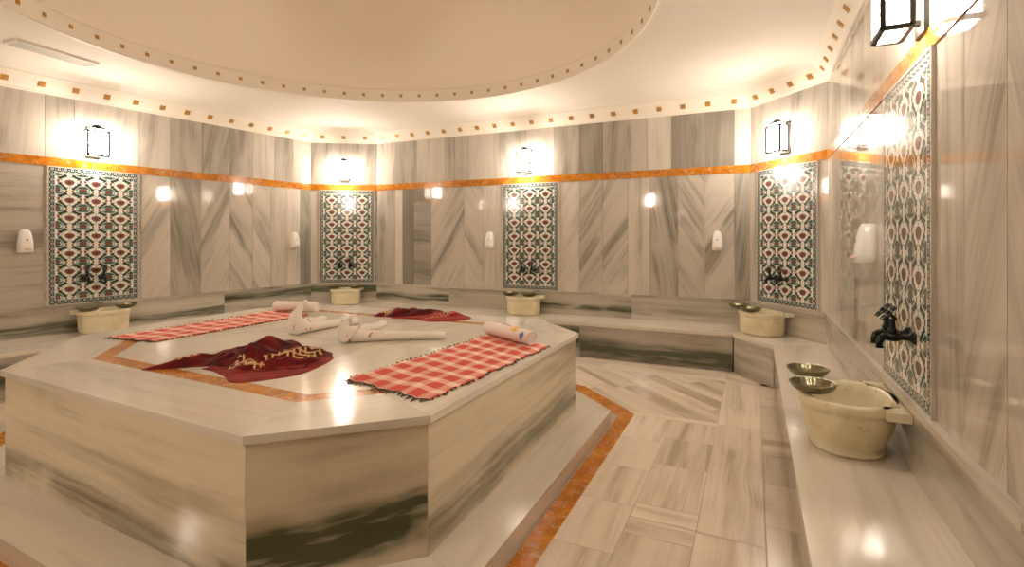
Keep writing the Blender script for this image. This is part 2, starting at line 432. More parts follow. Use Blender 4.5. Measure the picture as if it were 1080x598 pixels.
# dome ring (short drum) with square gold tiles
mb=MB(); RR=[]
for r,z in ((CR+.03,ZC+.01),(CR,ZC+.01),(CR-.012,ZC+.02),(CR-.012,ZC+.155),(CR,ZC+.17),(CR+.10,ZC+.175)):
    RR.append([(CX+r*math.cos(2*PI*i/160),CY+r*math.sin(2*PI*i/160),z) for i in range(160)])
mb.rings(RR,smooth=False)
ns=66
for i in range(ns):
    a=2*PI*(i+.35)/ns; M4=Matrix.Translation((CX+(CR-.012)*math.cos(a),CY+(CR-.012)*math.sin(a),ZC+.088))@Matrix.Rotation(a,4,'Z')
    mb.box((-.006,-.017,-.017),(.004,.017,.017),M=M4,mi=1)
    mb.box((-.009,-.008,-.008),(.004,.008,.008),M=M4,mi=1)
struct(mb.build('trim_4',[M['cornice'],M['gold']]))
# cornice fascia around the room
mb=MB(); inn=[inset_poly(ROOM,x) for x in (0,.022,.03,.115,.13,.135)]; zz=[ZT,ZT-.0,ZT+.025,ZC-.075,ZC-.06,ZC-.05]
nR=len(ROOM)
for i in range(nR):
    for k in range(5):
        a,b=inn[k][i],inn[k][(i+1)%nR]; c,d=inn[k+1][(i+1)%nR],inn[k+1][i]
        mb.face([(*a,zz[k]),(*b,zz[k]),(*c,zz[k+1]),(*d,zz[k+1])])
    a=Vector((*inn[2][i],zz[2])); b=Vector((*inn[2][(i+1)%nR],zz[2])); c=Vector((*inn[3][(i+1)%nR],zz[3])); d=Vector((*inn[3][i],zz[3]))
    t=(b-a).normalized(); up=((d+c)/2-(a+b)/2).normalized(); up=(up-t*up.dot(t)).normalized(); nn=up.cross(t)
    if nn.z>0: nn=-nn
    mid0=(a+d)/2; mid1=(b+c)/2; ln=(mid1-mid0).length; k=max(2,round(ln/.272))
    for j in range(k):
        p=mid0+(mid1-mid0)*((j+.5)/k)
        M4=Matrix(((t.x,up.x,nn.x,p.x),(t.y,up.y,nn.y,p.y),(t.z,up.z,nn.z,p.z),(0,0,0,1)))
        mb.box((-.028,-.027,-.004),(.028,.027,.007),M=M4,mi=1)
        mb.box((-.015,-.014,.006),(.015,.014,.011),M=M4,mi=1)
struct(mb.build('trim_5',[M['cornice'],M['gold']]))

# ceiling vent
v=empty('ceiling_vent',(-5.79,2.50,ZC+.002),math.radians(96),'long narrow grey air vent set flush in the white ceiling','vent')
mb=MB(); mb.box((-.32,-.10,-.012),(.32,-.085,.012)); mb.box((-.32,.085,-.012),(.32,.10,.012)); mb.box((-.32,-.085,-.012),(-.305,.085,.012)); mb.box((.305,-.085,-.012),(.32,.085,.012))
mb.build('frame',M['plaster'],v)
mb=MB()
for i in range(7):
    y=-.075+i*.025; mb.box((-.305,y-.010,-.008),(.305,y+.010,-.003),M=Matrix.Translation((0,0,0)))
mb.box((-.305,-.085,.004),(.305,.085,.010)); mb.build('grille',M['grille'],v)

# ------------------------------------------------------------------ floor
mb=MB()
mb.face([(p[0],p[1],-.002) for p in reversed(ROOM)],mi=1)
mb.face([(p[0],p[1],-.15) for p in ROOM],mi=1)
def tile(poly,D,tone,z=0.0,mi=0,g=.0022):
    P=inset_poly(poly,g,cw=False)
    mb.face([(p[0],p[1],z) for p in P],vein=D,tone=(tone,0 if mi else random.choice([0,0,.25]),random.random()),off=(random.uniform(0,9),random.uniform(0,9)),mi=mi)
def rect(x0,y0,x1,y1,D=(0,1,0),tone=None,**k):
    tile([(x0,y0),(x1,y0),(x1,y1),(x0,y1)],D,tone if tone is not None else random.uniform(0,.45),**k)
Y=-1.58
ys=[4.12,3.64,3.16,2.71,2.26,1.80,1.35,.9,.45,0,-.45,-.9,-1.35]
for i in range(len(ys)-1): rect(-.88,ys[i+1],-.565,ys[i],(0,1,0))
ys2=[4.12,3.74,3.29,2.76]
for i in range(3): rect(-.565,ys2[i+1],-.25,ys2[i],(0,1,0))
rect(-.565,2.61,-.25,2.76,(1,0,0),.1); rect(-.565,2.46,-.25,2.61,(1,0,0),.3)
y=2.46
while y>-1.6: rect(-.565,y-.45,-.25,y,(0,1,0)); y-=.45
for y0,y1,tn in ((4.17,5.42,.15),(2.6,4.17,.35),(.9,2.6,.25),(-1.58,.9,.3)):
    rect(-.25,y0,.05,y1,(0,1,0),tn)
y=5.5
i=0
while y>-1.5:
    h=random.uniform(.35,.6); rect(.052,max(y-h,-1.5),.175,y,(1,0,0) if i%2 else (0,1,0),random.uniform(.3,.8)); y-=h; i+=1
# corner triangle piece, diagonal strips, border strip along the back bench
rect(-.565,4.12,-.25,4.20,(1,0,0),.1)
tile([(-.93,4.12),(-.565,4.12),(-.565,4.20),(-1.0,4.20)],(1,0,0),.05)
def clip(poly,a,b,c):   # keep a*x+b*y<=c
    out=[]
    for i in range(len(poly)):
        p,q=poly[i],poly[(i+1)%len(poly)]; fp=a*p[0]+b*p[1]-c; fq=a*q[0]+b*q[1]-c
        if fp<=0: out.append(p)
        if fp*fq<0:
            t=fp/(fp-fq); out.append((p[0]+(q[0]-p[0])*t,p[1]+(q[1]-p[1])*t))
    return out
s2=math.sqrt(2)
c0=3.24/s2    # x+y of the orange diagonal's outer side
k=0; c=c0
while c<6.0:
    wv=[.10,.16,.08,.19,.12,.09,.15][k%7]
    # break strips along their length
    cuts=[-9]+[q+random.uniform(-.2,.2) for q in (-5.2,-4.3,-3.2)]+[9]
    for j in range(len(cuts)-1):
        P=[(-6,4.20),(-.25,4.20),(-.25,5.45),(-6,5.45)]
        P=clip(P,-1/s2,-1/s2,-c); P=clip(P,1/s2,1/s2,c+wv) if P else P
        if P: P=clip(P,1/s2,-1/s2,cuts[j+1])
        if P: P=clip(P,-1/s2,1/s2,-cuts[j])
        P=[p for i,p in enumerate(P) if math.hypot(p[0]-P[i-1][0],p[1]-P[i-1][1])>.01] if P else P
        if P and len(P)>=3: tile(P,(-1,1,0),random.choice([0,.1,.25,.5,.75]))
    c+=wv; k+=1
for x0,x1 in ((-5.3,-3.9),(-3.9,-2.6),(-2.6,-1.5),(-1.5,-.25)): rect(x0,5.45,x1,5.86,(1,0,0),random.uniform(0,.15))
tile([(-.25,5.42),(.16,5.42),(-.19,5.86),(-.25,5.86)],(1,-1,0),.1)
# front and left aisles
x=-1.2
while x>-6.6: rect(x-.45,-1.55,x,-.2,(0,1,0)); rect(x-.45,-.2,x,.25,(1,0,0)); rect(x-.45,.25,x,.85,(0,1,0)); x-=.45
y=5.4
while y>.9: rect(-6.1,y-.45,-5.15,y,(0,1,0)); y-=.45
# orange strip around the platform step
def octo(d):
    P=[(-1.685,1.300),(-1.205,1.765),(-1.215,3.74),(-1.70,4.22),(-4.05,4.22),(-4.58,3.68),(-4.50,2.13),(-3.71,1.385)]
    return inset_poly(P,-d,cw=False)
def octo_var(offs):
    P=octo(0); n=8; out=[]
    for i in range(n):
        p0=Vector(P[i-1]); p1=Vector(P[i]); p2=Vector(P[(i+1)%n]); t1=(p1-p0).normalized(); t2=(p2-p1).normalized()
        n1=Vector((t1.y,-t1.x)); n2=Vector((t2.y,-t2.x)); a,b=offs[i-1],offs[i]
        det=n1.x*n2.y-n1.y*n2.x; c1=n1.dot(p1)+a; c2=n2.dot(p1)+b
        out.append(((c1*n2.y-c2*n1.y)/det,(n1.x*c2-n2.x*c1)/det))
    return out
def ring_strip(mb,d0,d1,z,mi=0,tone=(.1,0,.5),vein=None):
    A=octo(d0) if not isinstance(d0,list) else octo_var(d0); B=octo(d1) if not isinstance(d1,list) else octo_var(d1)
    for i in range(8):
        j=(i+1)%8; t=(Vector(B[j])-Vector(B[i])).normalized()
        mb.face([(*A[i],z),(*B[i],z),(*B[j],z),(*A[j],z)],vein=(t.x,t.y,0),tone=(tone[0]+random.uniform(0,.25),tone[1],random.random()),off=(random.uniform(0,9),random.uniform(0,9)),mi=mi)
ring_strip(mb,[.20,.25,.38,.38,.38,.38,.38,.255],[.33,.36,.53,.50,.50,.50,.50,.36],.001,mi=2)
struct(mb.build('floor',[M['floor'],M['grout'],M['onyx']]))

# ------------------------------------------------------------------ heated platform
HS=.10; HT=.68
pf=empty('heated_marble_platform',(-2.9,2.8,0),0,'large eight-sided marble bathing platform in the middle of the floor','platform')
pf_inv=Matrix.Translation((2.9,-2.8,0))
def local(o,par):   # geometry given in world coordinates under an unrotated parent
    o.location=tuple(-c for c in par.location) if par.rotation_euler.z==0 else o.location; return o
# step
mb=MB(); A=octo_var([.22,.24,.24,.24,.24,.24,.24,.265]); Bi=octo(-.05)
for i in range(8):
    j=(i+1)%8; t=(Vector(A[j])-Vector(A[i])).normalized(); tv=(t.x,t.y,0)
    sd=random.random()
    a0=Vector(A[i]);a1=Vector(A[j]);b0=Vector(Bi[i]);b1=Vector(Bi[j])
    g=t*.001
    tn=.15+.2*random.random()
    mb.face([(*(a0+g),HS),(*(a1-g),HS),(*(b1-g),HS),(*(b0+g),HS)],vein=tv,tone=(tn,.2,sd),off=(sd*9,sd*7))
    mb.face([(*a0,0),(*a1,0),(*a1,HS),(*a0,HS)],vein=tv,tone=(.45,.2,sd),off=(sd*5,sd*3))
mb.face([(*p,HS-.003) for p in octo(.15)],tone=(.9,0,.5))
mb.face([(*p,.0) for p in reversed(octo(.2))],tone=(.9,0,.5))
local(mb.build('step',M['marble_top'],pf),pf)
# eight face slabs
O=octo(0)
fc={7:(.30,.75,.17,.40,6),0:(.50,1.6,.24,.12,0),1:(.35,.75,.22,.71,2)}
for i in range(8):
    mb=MB(); a=Vector(O[i]); b=Vector(O[(i+1)%8]); t=(b-a).normalized(); n=Vector((t.y,-t.x))
    tn,dk,zv,sd,tl=fc.get(i,(.25,.3,.3,random.random(),0))
    tt=math.radians(-1.5 if i==7 else (4 if i==0 else 1)); vs={7:.75,0:.42,1:.6}.get(i,1); D=(t.x*math.cos(tt),t.y*math.cos(tt),math.sin(tt))
    k=1
    q0=a+t*.0015; q1=b-t*.0015; w0=a-n*.03+t*.0013; w1=b-n*.03-t*.0013
    c=((q0+q1)/2); P0=Vector((*c,zv)); Dn=Vector(D); N3=Vector((n.x,n.y,0)); e=N3.cross(Dn); e=-e if e.z<0 else e
    pts=[Vector((*q0,HS)),Vector((*q1,HS)),Vector((*q1,HT-.03)),Vector((*q0,HT-.03))]
    uvs=[((p-P0).dot(Dn)+sd*5,(p-P0).dot(e)*vs) for p in pts]
    mb.face(pts,uvs=uvs,tone=(tn,dk,sd))
    mb.face([(*w1,HS),(*w0,HS),(*w0,HT-.03),(*w1,HT-.03)],vein=D,tone=(tn,0,sd))
    mb.face([(*w0,HS),(*q0,HS),(*q0,HT-.03),(*w0,HT-.03)],vein=D,tone=(tn,0,sd)); mb.face([(*q1,HS),(*w1,HS),(*w1,HT-.03),(*q1,HT-.03)],vein=D,tone=(tn,0,sd))
    local(mb.build('side_slab',M['side'],pf),pf)
# top slabs: border pieces, inlay ring, centre
E0=octo(.018)
for i in range(8):
    mb=MB(); A=octo(.018); Bq=octo(-.345); j=(i+1)%8
    t=(Vector(A[j])-Vector(A[i])).normalized(); g=t*.0008
    poly=[tuple(Vector(A[i])+g),tuple(Vector(A[j])-g),tuple(Vector(Bq[j])-g),tuple(Vector(Bq[i])+g)]
    sd=random.random(); mb.prism(poly,HT-.032,HT,vein=(t.x,t.y,0),tone=(.22 if i in(7,0) else .08,.12,sd),off=(sd*9,sd*9))
    o=local(mb.build('border_slab',M['marble_top'],pf),pf); bevel(o,.006,3)
mb=MB(); ring_strip(mb,-.445,-.345,HT); local(mb.build('inlay_strip',M['onyx'],pf),pf)
mb=MB(); Q=octo(-.446)
xs=[min(p[0] for p in Q)-.01,-3.9,-3.1,-2.3,max(p[0] for p in Q)+.01]
for i in range(4):
    for y0,y1 in ((1,2.8),(2.8,5)):
        P=[p for p in Q]; g=.0008
        P=clip(P,-1,0,-(xs[i]+g)); P=clip(P,1,0,xs[i+1]-g); P=clip(P,0,-1,-(y0+g)); P=clip(P,0,1,y1-g)
        if len(P)>2: mb.face([(*p,HT) for p in P],vein=(.3,1,0),tone=(.12+.1*random.random(),.15,random.random()),off=(random.uniform(0,9),random.uniform(.1,9)))
local(mb.build('centre_slab',M['marble_top'],pf),pf)

# ------------------------------------------------------------------ built-in bench
BI=[(-6.02,-.75),(-5.66,5.50),(-5.20,5.87),(-.20,5.87),(.16,5.39),(.16,-1.10)]
BO=[WL0,WL1,WB0,WB1,WR0,(.64,-.95)]
BO=[tuple(p) for p in BO]
bn=empty('marble_bench',(-2.9,5.9,0),0,'continuous low marble bench running round the foot of the walls','bench')
bstone={0:(.3,1.1),1:(.3,.6),2:(.45,1.5),3:(.12,.35),4:(.45,.5)}
for i in range(5):
    a,b=Vector(BI[i]),Vector(BI[i+1]); c,d=Vector(BO[i+1]),Vector(BO[i]); t=(b-a).normalized(); n=Vector((t.y,-t.x)); ln=(b-a).length
    kk=max(1,round(ln/1.9)); mb=MB(); mr=MB()
    for j in range(kk):
        f0,f1=j/kk,(j+1)/kk; g=t*.001
        p0=a.lerp(b,f0)+g; p1=a.lerp(b,f1)-g; q1=d.lerp(c,f1)-g; q0=d.lerp(c,f0)+g
        sd=random.random(); tn,dk=bstone[i]
        mb.prism([tuple(p0),tuple(p1),tuple(q1),tuple(q0)],HB-.035,HB,vein=(t.x,t.y,0),tone=(tn*.6,.1,sd),off=(sd*9,sd*9))
        r0=p0-n*.012; r1=p1-n*.012
        P0=Vector((*((r0+r1)/2),.10+.12*(j%2))); D=Vector((t.x,t.y,-.03)).normalized(); e=Vector((n.x,n.y,0)).cross(D); e=-e if e.z<0 else e
        pts=[Vector((*r0,0)),Vector((*r1,0)),Vector((*r1,HB-.035)),Vector((*r0,HB-.035))]
        mr.face(pts,uvs=[((p-P0).dot(D),(p-P0).dot(e)*.55) for p in pts],tone=(tn+.15,dk,sd))
        r0-=n*.02; r1-=n*.02
        mr.face([(*r1,0),(*r0,0),(*r0,HB-.035),(*r1,HB-.035)],tone=(tn,0,sd),vein=(t.x,t.y,0))
    o=local(mb.build('seat_slab',M['marble_top'],bn),bn); bevel(o,.006,3)
    local(mr.build('riser',M['marble'],bn),bn)

# ------------------------------------------------------------------ niches: tile panel, taps, basin, bowls, lantern, on a wall
def nframe(w,d):   # location on the wall and the rotation that turns local +y into the room, +x along to the right seen from inside
    p=w.P(d,0); return p, math.atan2(w.t.y,w.t.x)
# local frame: x = along wall (left->right as seen), y = -(into room): w.n is t rotated -90 => local -y is into the room
def at(w,d,z,out=0.0):
    p=w.P(d,z,out); return (p.x,p.y,p.z), math.atan2(w.t.y,w.t.x)

def tile_panel():
    r=empty('tile_panel',label='x',cat='tile panel',group='patterned wall tile panels')
    mb=MB(); w,h,th=.40,.71,.012
    c=[(-w,-h),(w,-h),(w,h),(-w,h)]
    mb.face([(x,-th,z) for x,z in c],uvs=[(0,0),(1,0),(1,1),(0,1)])
    for i in range(4):
        a,b=c[i],c[(i+1)%4]; mb.face([(a[0],0,a[1]),(b[0],0,b[1]),(b[0],-th,b[1]),(a[0],-th,a[1])],uvs=[(0,0)]*4)
    mb.build('glazed_face',M['iznik'],r)
    mb=MB(); e=.012; th2=.014
    for (x0,z0,x1,z1) in ((-w-e,-h-e,w+e,-h),(-w-e,h,w+e,h+e),(-w-e,-h,-w,h),(w,-h,w+e,h)): mb.box((x0,-th2,z0),(x1,0,z1),tone=(.05,0,.2),vein=(0,0,1))
    mb.build('edging',M['marble'],r)
    return r
def lantern():
    r=empty('wall_lantern',label='x',cat='wall lamp',group='lit wall lanterns')
    w,d0,d1,h=.092,.062,.158,.26     # half width, near and far from the wall, height
    mb=MB(); mb.box((-.065,-.018,-.02),(.065,0,.31)); mb.box((-.014,-.062,.225),(.014,-.01,.245)); mb.box((-.014,-.062,.02),(.014,-.01,.04)); o=mb.build('back_plate',M['iron'],r); bevel(o,.003)
    mb=MB(); b=.0095
    for x in (-w,w):
        for y in (-d0,-d1): mb.box((x-b,y-b,0),(x+b,y+b,h))
    for z in (0,h):
        for y in (-d0,-d1): mb.box((-w,y-b,z-b),(w,y+b,z+b))
        for x in (-w,w): mb.box((x-b,-d1,z-b),(x+b,-d0,z+b))
    o=mb.build('frame',M['iron'],r); bevel(o,.002)
    mb=MB(); R=[]
    for s,z in ((.74,h+.026),(.72,h+.040),(.38,h+.055),(.30,h+.066),(.08,h+.074)):
        ym=-(d0+d1)/2; hd=(d1-d0)/2+.005; ring=[]
        for x,y in ((-1,-1),(1,-1),(1,1),(-1,1)): ring.append((x*w*s,ym+y*hd*s,z))
        R.append(ring)
    mb.rings(R,smooth=False,cap0=True,cap1=True); mb.build('roof',M['iron'],r)
    mb=MB(); g=.004
    mb.box((-w+g,-d1+g,.002),(w-g,-d0-g,h+.002)); ym=-(d0+d1)/2; hd=(d1-d0)/2; mb.rings([[(sx*w*q,ym+sy*hd*q,z) for sx,sy in ((-1,-1),(1,-1),(1,1),(-1,1))] for q,z in ((.95,h+.002),(.70,h+.028))],smooth=False); mb.build('glass_shade',M['glow'],r)
    return r
def tap():
    r=empty('wall_tap',label='x',cat='tap',group='dark taps over the basins')
    mb=MB(); RX=Matrix.Rotation(PI/2,4,'X')   # lathe axis along -y
    mb.lathe([(.030,0),(.030,.006),(.022,.012),(.014,.02),(.013,.05),(.019,.055),(.021,.075),(.019,.095),(.014,.090),(.0135,.098)],20,M=RX)
    mb.tube([(0,-.092,0),(0,-.108,-.002),(0,-.120,-.012),(0,-.124,-.030),(0,-.124,-.050)],[.0135,.0150,.0155,.0140,.0165],14)
    mb.lathe([(.016,.012),(.018,.030),(.012,.040),(.010,.070),(.013,.078)],16,M=Matrix.Translation((0,-.078,0)))
    mb.build('body',M['tap'],r)
    mb=MB(); T=Matrix.Translation((0,-.088,.098))@Matrix.Rotation(math.radians(48),4,'X')@Matrix.Scale(1.25,4)
    mb.lathe([(.006,-.026),(.006,.004),(.010,.006),(.006,.012)],12,M=T)
    n=6
    for k in range(n):
        a=2*PI*k/n; cx,cy=.022*math.cos(a),.022*math.sin(a)
        mb.tube([T@Vector((cx+.0105*math.cos(q*PI/6),cy+.0105*math.sin(q*PI/6),.004)) for q in range(13)],.0036,8,cap=False)
    mb.build('handwheel',M['tap'],r)
    return r
def bowl():
    r=empty('metal_bowl',label='x',cat='bowl',group='metal bath bowls on the basin rims')
    mb=MB()
    rx=lambda a,z: 1+.012*math.cos(24*a)*(1 if z>.004 else 0)
    prof=[(.030,0),(.052,.001),(.074,.010),(.092,.026),(.101,.042),(.106,.046),(.105,.049),(.098,.045),(.088,.028),(.070,.013),(.050,.005),(.004,.004)]
    mb.lathe(prof,96,rx=rx); mb.build('dish',M['pewter'],r)
    mb=MB(); mb.lathe([(.024,.003),(.022,.008),(.012,.012),(.002,.013)],20,cap0=True); mb.build('boss',M['pewter'],r)
    return r
def sup(a,n):
    c,s=math.cos(a),math.sin(a); return (abs(c)**n+abs(s)**n)**(-1/n)
def basin(ax=.27,ay=.205,cy=.235,h=.25,n=2.25,boxy=False):
    r=empty('marble_basin',label='x',cat='basin',group='marble basins on the bench')
    mb=MB(); K=56; R=[]
    def ring(s,z,e=0):
        return [( (ax*s+e)*sup(2*PI*j/K,n)*math.cos(2*PI*j/K), -cy+(ay*s+e)*sup(2*PI*j/K,n)*math.sin(2*PI*j/K), z) for j in range(K)]
    for s,z in ((.80,0),(.86,.006),(.90,.020),(.925,.05),(.935,.10),(.94,.160),(.95,.185),(.955,.205),(.985,.208),(1.0,.214),(1.0,h-.008),(.985,h),(.86,h),(.835,h-.006),(.80,h-.05),(.70,h-.115),(.45,h-.150),(.05,h-.158)) if boxy else ((.68,0),(.76,.004),(.78,.020),(.72,.030),(.76,.042),(.84,.085),(.92,.130),(.95,.185),(.955,.205),(.985,.208),(1.0,.214),(1.0,h-.008),(.985,h),(.86,h),(.835,h-.006),(.80,h-.05),(.70,h-.115),(.45,h-.150),(.05,h-.158)):
        R.append(ring(s,z))
    mb.rings(R,cap0=True,cap1=True)
    mb.build('bowl_body',M['basin'],r)
    mb=MB()
    mb.box((-ax*1.02,-.12,h-.038),(-ax*.66,-.032,h)); mb.box((ax*.66,-.12,h-.038),(ax*1.02,-.032,h)); mb.box((-ax*.66,-.052,h-.038),(ax*.66,-.032,h))
    o=mb.build('back_rim',M['basin'],r); bevel(o,.006,3)
    return r
def dispenser():
    r=empty('soap_dispenser',label='x',cat='soap dispenser',group='white soap dispensers')
    # front outline w .062, height .235; depth profile
    mb=MB(); R=[]
    for z,wd,dp in ((0,.050,.094),(.004,.056,.100),(.05,.058,.102),(.12,.056,.095),(.17,.050,.084),(.205,.040,.074),(.222,.028,.065),(.230,.014,.054)):
        ring=[]
        for q in range(25):
            a=PI*q/24; x=wd*math.copysign(abs(math.cos(a))**.55,math.cos(a)); y=-dp*abs(math.sin(a))**.45
            ring.append((x,y,z))
        R.append(ring)
    mb.rings(R,close=True,cap0=True,cap1=True); mb.build('housing',M['plastic'],r)
    mb=MB(); mb.tube([(0,-.088,.128),(0,-.0885,.128)],.001,8); 
    mb=MB(); mb.lathe([(.0075,0),(.0075,.003),(.004,.004)],16,M=Matrix.Translation((0,-.0935,.125))@Matrix.Rotation(PI/2,4,'X')); mb.build('level_window',M['black'],r)
    mb=MB(); mb.box((-.022,-.122,.030),(.022,-.092,.042)); o=mb.build('push_lever',M['pink'],r); bevel(o,.004)
    return r

protos={}
def put(kind,w,d,z,out=0,label=None,rz=0,x=None):
    if kind not in protos:
        o={'tile':tile_panel,'lamp':lantern,'tap':tap,'bowl':bowl,'basin':lambda:basin(n=2.7,boxy=True),'near_basin':basin,'disp':dispenser}[kind](); protos[kind]=o
    else: o=copy_tree(protos[kind])
    loc,r=at(w,d,z,out); o.location=loc; o.rotation_euler=(0,0,r+rz); o['label']=label; return o

SL=.010
dL=ly(3.185); dLB=.55; dB=bx(-2.745); dRB=.53; dR=ry(2.887)
where=['beside the near left wall niche','x','x','x','x']
niche=[(W_L,dL,'left wall, nearest the left picture edge'),
       (W_LB,dLB,'narrow angled wall in the far left corner'),
       (W_B,dB,'long back wall'),
       (W_RB,dRB,'narrow angled wall in the far right corner'),
       (W_R,dR,'right wall, closest to the viewer')]
tl=['blue and red patterned tile panel on the long left wall',
    'blue and red patterned tile panel on the narrow far left corner wall',
    'blue and red patterned tile panel in the middle of the back wall',
    'patterned tile panel on the far right corner wall, bright glare at its top',
    'tall patterned tile panel on the near right wall seen at a steep angle']
ll=['lit black lantern above the tile panel on the left wall',
    'lit small black lantern in the far left corner above the tile panel',
    'lit black lantern above the tile panel on the back wall',
    'lit black lantern on the far right corner wall above the tile panel',
    'large lit black lantern cut by the top picture edge on the right wall']
bl=['cream marble basin under the left wall tile panel, half hidden by the platform',
    'small cream marble basin in the far left corner',
    'cream marble basin under the back wall tile panel',
    'round cream marble basin on the bench at the far right corner',
    'large veined marble basin nearest the viewer on the right bench']
tlab=[('left','on the left wall tile panel'),('left','on the far left corner tile panel'),('left','on the back wall tile panel'),('left','on the far right corner tile panel'),('far','on the near right wall tile panel')]
bowlpos=[((-.15,.25),(.19,.25)),((-.17,.2),(.14,.2)),((-.18,.25),(.09,.25)),((-.25,.30),(.01,.36)),None]
for i,(w,d,_) in enumerate(niche):
    put('tile',w,d,1.42,SL,tl[i])
    put('lamp',w,d+(-.03 if i<3 else (.0 if i==3 else .27)),2.245 if i==4 else 2.285,SL,ll[i])
    o=put('basin' if i<4 else 'near_basin',w,d+(0,.02,.0,-.10,-.08)[i],HB,0,bl[i]); o.scale=(.84,.93,.94) if i<4 else (1,1,1)
    zt=.975
    sp=.075 if i<4 else .055
    dd=d+(-.03,-.02,-.01,-.05,.125)[i]
    put('tap',w,dd-sp,zt,SL+.012,('left of the two dark taps ' if i<4 else 'dark tap with flower-shaped wheel, farther of the pair ')+tlab[i][1])
    put('tap',w,dd+sp,zt,SL+.012,('right of the two dark taps ' if i<4 else 'dark tap nearest the viewer ')+tlab[i][1])
bo_lab=[('left wall basin','left','right'),('far left corner basin','left','right'),('back wall basin','left','right'),('far right corner basin','left','right')]
for i in range(4):
    w,d,_=niche[i]
    for k in range(2):
        bxp,byp=bowlpos[i][k]
        o=put('bowl',w,d+(0,.02,.0,-.10)[i]+bxp,HB+.236,byp,('left' if k==0 else 'right')+' metal bowl resting on the rim of the '+bo_lab[i][0])
        o.rotation_euler.x=0
HBR=HB+.251
o=put('bowl',W_R,ry(3.22),HBR,.375,'shallow metal bowl at the far side of the large near basin'); 
o=put('bowl',W_R,ry(2.90),HBR,.38,'shallow fluted metal bowl at the front rim of the large near basin')
dl=['white soap dispenser left of the left wall tile panel','white soap dispenser near the far left corner, right of the chevron marble','white soap dispenser left of the back wall tile panel','white soap dispenser at the right end of the back wall','white soap dispenser seen side-on beside the near right tile panel']
for (w,d),lab in zip(((W_L,ly(2.6)),(W_L,ly(5.60)),(W_B,bx(-3.34)),(W_B,bx(-.38)),(W_R,ry(3.58))),dl):
    put('disp',w,d,1.255,SL,lab)
# lanterns on the walls behind the camera
for w,d,lab in ((W_F,2.6,'lit black lantern on the front wall behind the viewer'),(W_LF,L(WF1,WL0)/2,'lit black lantern on the front left corner wall')):
    put('lamp',w,d,2.285,SL,lab)

# ------------------------------------------------------------------ cloths and towels on the platform
T=HT
def flat_towel(name,c,label,ulen,nx=60,ny=24,seed=0,frA=True):
    """c = 4 world corners (near-left, near-right, far-right, far-left); u runs near->far"""
    rnd=random.Random(seed); r=empty(name,(*c[0],T),0,label,'towel','checked bath cloths on the platform')
    C=[Vector(p) for p in c]; mb=MB(); o0=C[0]
    W=(C[1]-C[0]).length
    def P(s,t,z):
        a=C[0].lerp(C[1],s); b=C[3].lerp(C[2],s); p=a.lerp(b,t)
        wob=.006*math.sin(t*23+seed)+.005*math.sin(t*51+s*3)
        n=(C[1]-C[0]).normalized(); p=p+n*wob*(1 if s>.5 else -1)*(abs(s-.5)*2)**4
        q=(C[3]-C[0]).normalized(); p=p+q*(.010*math.sin(s*17+seed*3)+.006*math.sin(s*41))*((1-t)**12)
        return (p.x-o0.x,p.y-o0.y,z)
    def H(s,t): return .007+.004*math.sin(s*9+t*4+seed)*math.sin(t*13)+.0035*math.sin(t*37+s*11)*math.sin(s*7)
    top=[[P(i/ny,j/nx,max(.003,H(i/ny,j/nx))) for i in range(ny+1)] for j in range(nx+1)]
    mb.rings(top,close=False,uvs=lambda i,j:(i/nx*ulen,j/ny*W))
    bot=[[P(i/ny,j/nx,.0005) for i in range(ny+1)] for j in range(nx+1)]
    per=[];perb=[]
    idx=[(0,i) for i in range(ny+1)]+[(j,ny) for j in range(1,nx+1)]+[(nx,i) for i in range(ny-1,-1,-1)]+[(j,0) for j in range(nx-1,0,-1)]
    mb.rings([[bot[j][i] for j,i in idx],[top[j][i] for j,i in idx]],uvs=lambda a,b:(idx[b%len(idx)][0]/nx*ulen,idx[b%len(idx)][1]/ny*W))
    mb.build('cloth',M['check'],r)
    mb=MB()
    q=(C[3]-C[0]).normalized(); n=(C[1]-C[0]).normalized()
    for i in range(46):      # knotted fringe on the short near end
        s=(i+.5)/46; p=Vector(P(s,0,.004)); e=p-Vector((q.x,q.y,0))*rnd.uniform(.02,.05)+Vector((n.x,n.y,0))*rnd.uniform(-.015,.015)
        e.z=.002; m=(p+e)/2; m.z=.006; mb.tube([p,m,e],[.0022,.0026,.0012],5)
    for side,s in ((-1,0.0),(1,1.0)):
        for i in range(34):
            t=(i+.5+rnd.uniform(-.2,.2))/34; p=Vector(P(s,t,.004)); e=p+Vector((n.x,n.y,0))*side*rnd.uniform(.008,.022)+Vector((q.x,q.y,0))*rnd.uniform(-.01,.01); e.z=.003
            mb.tube([p,(p+e)/2+Vector((0,0,.004)),e],[.004,.005,.002],6)
    tag(mb.build('fringe',M['fringe'],r),kind='stuff',label='dark knotted fringe')
    return r
flat_towel('checked_cloth',[(-1.86,2.02),(-1.30,1.91),(-1.225,3.20),(-1.76,3.50)],'red and white checked cloth along the right edge of the platform',1.35,seed=1)
flat_towel('checked_cloth',[(-4.20,2.14),(-3.74,2.20),(-3.76,3.56),(-4.28,3.66)],'red and white checked cloth at the back left of the platform',1.45,seed=2)

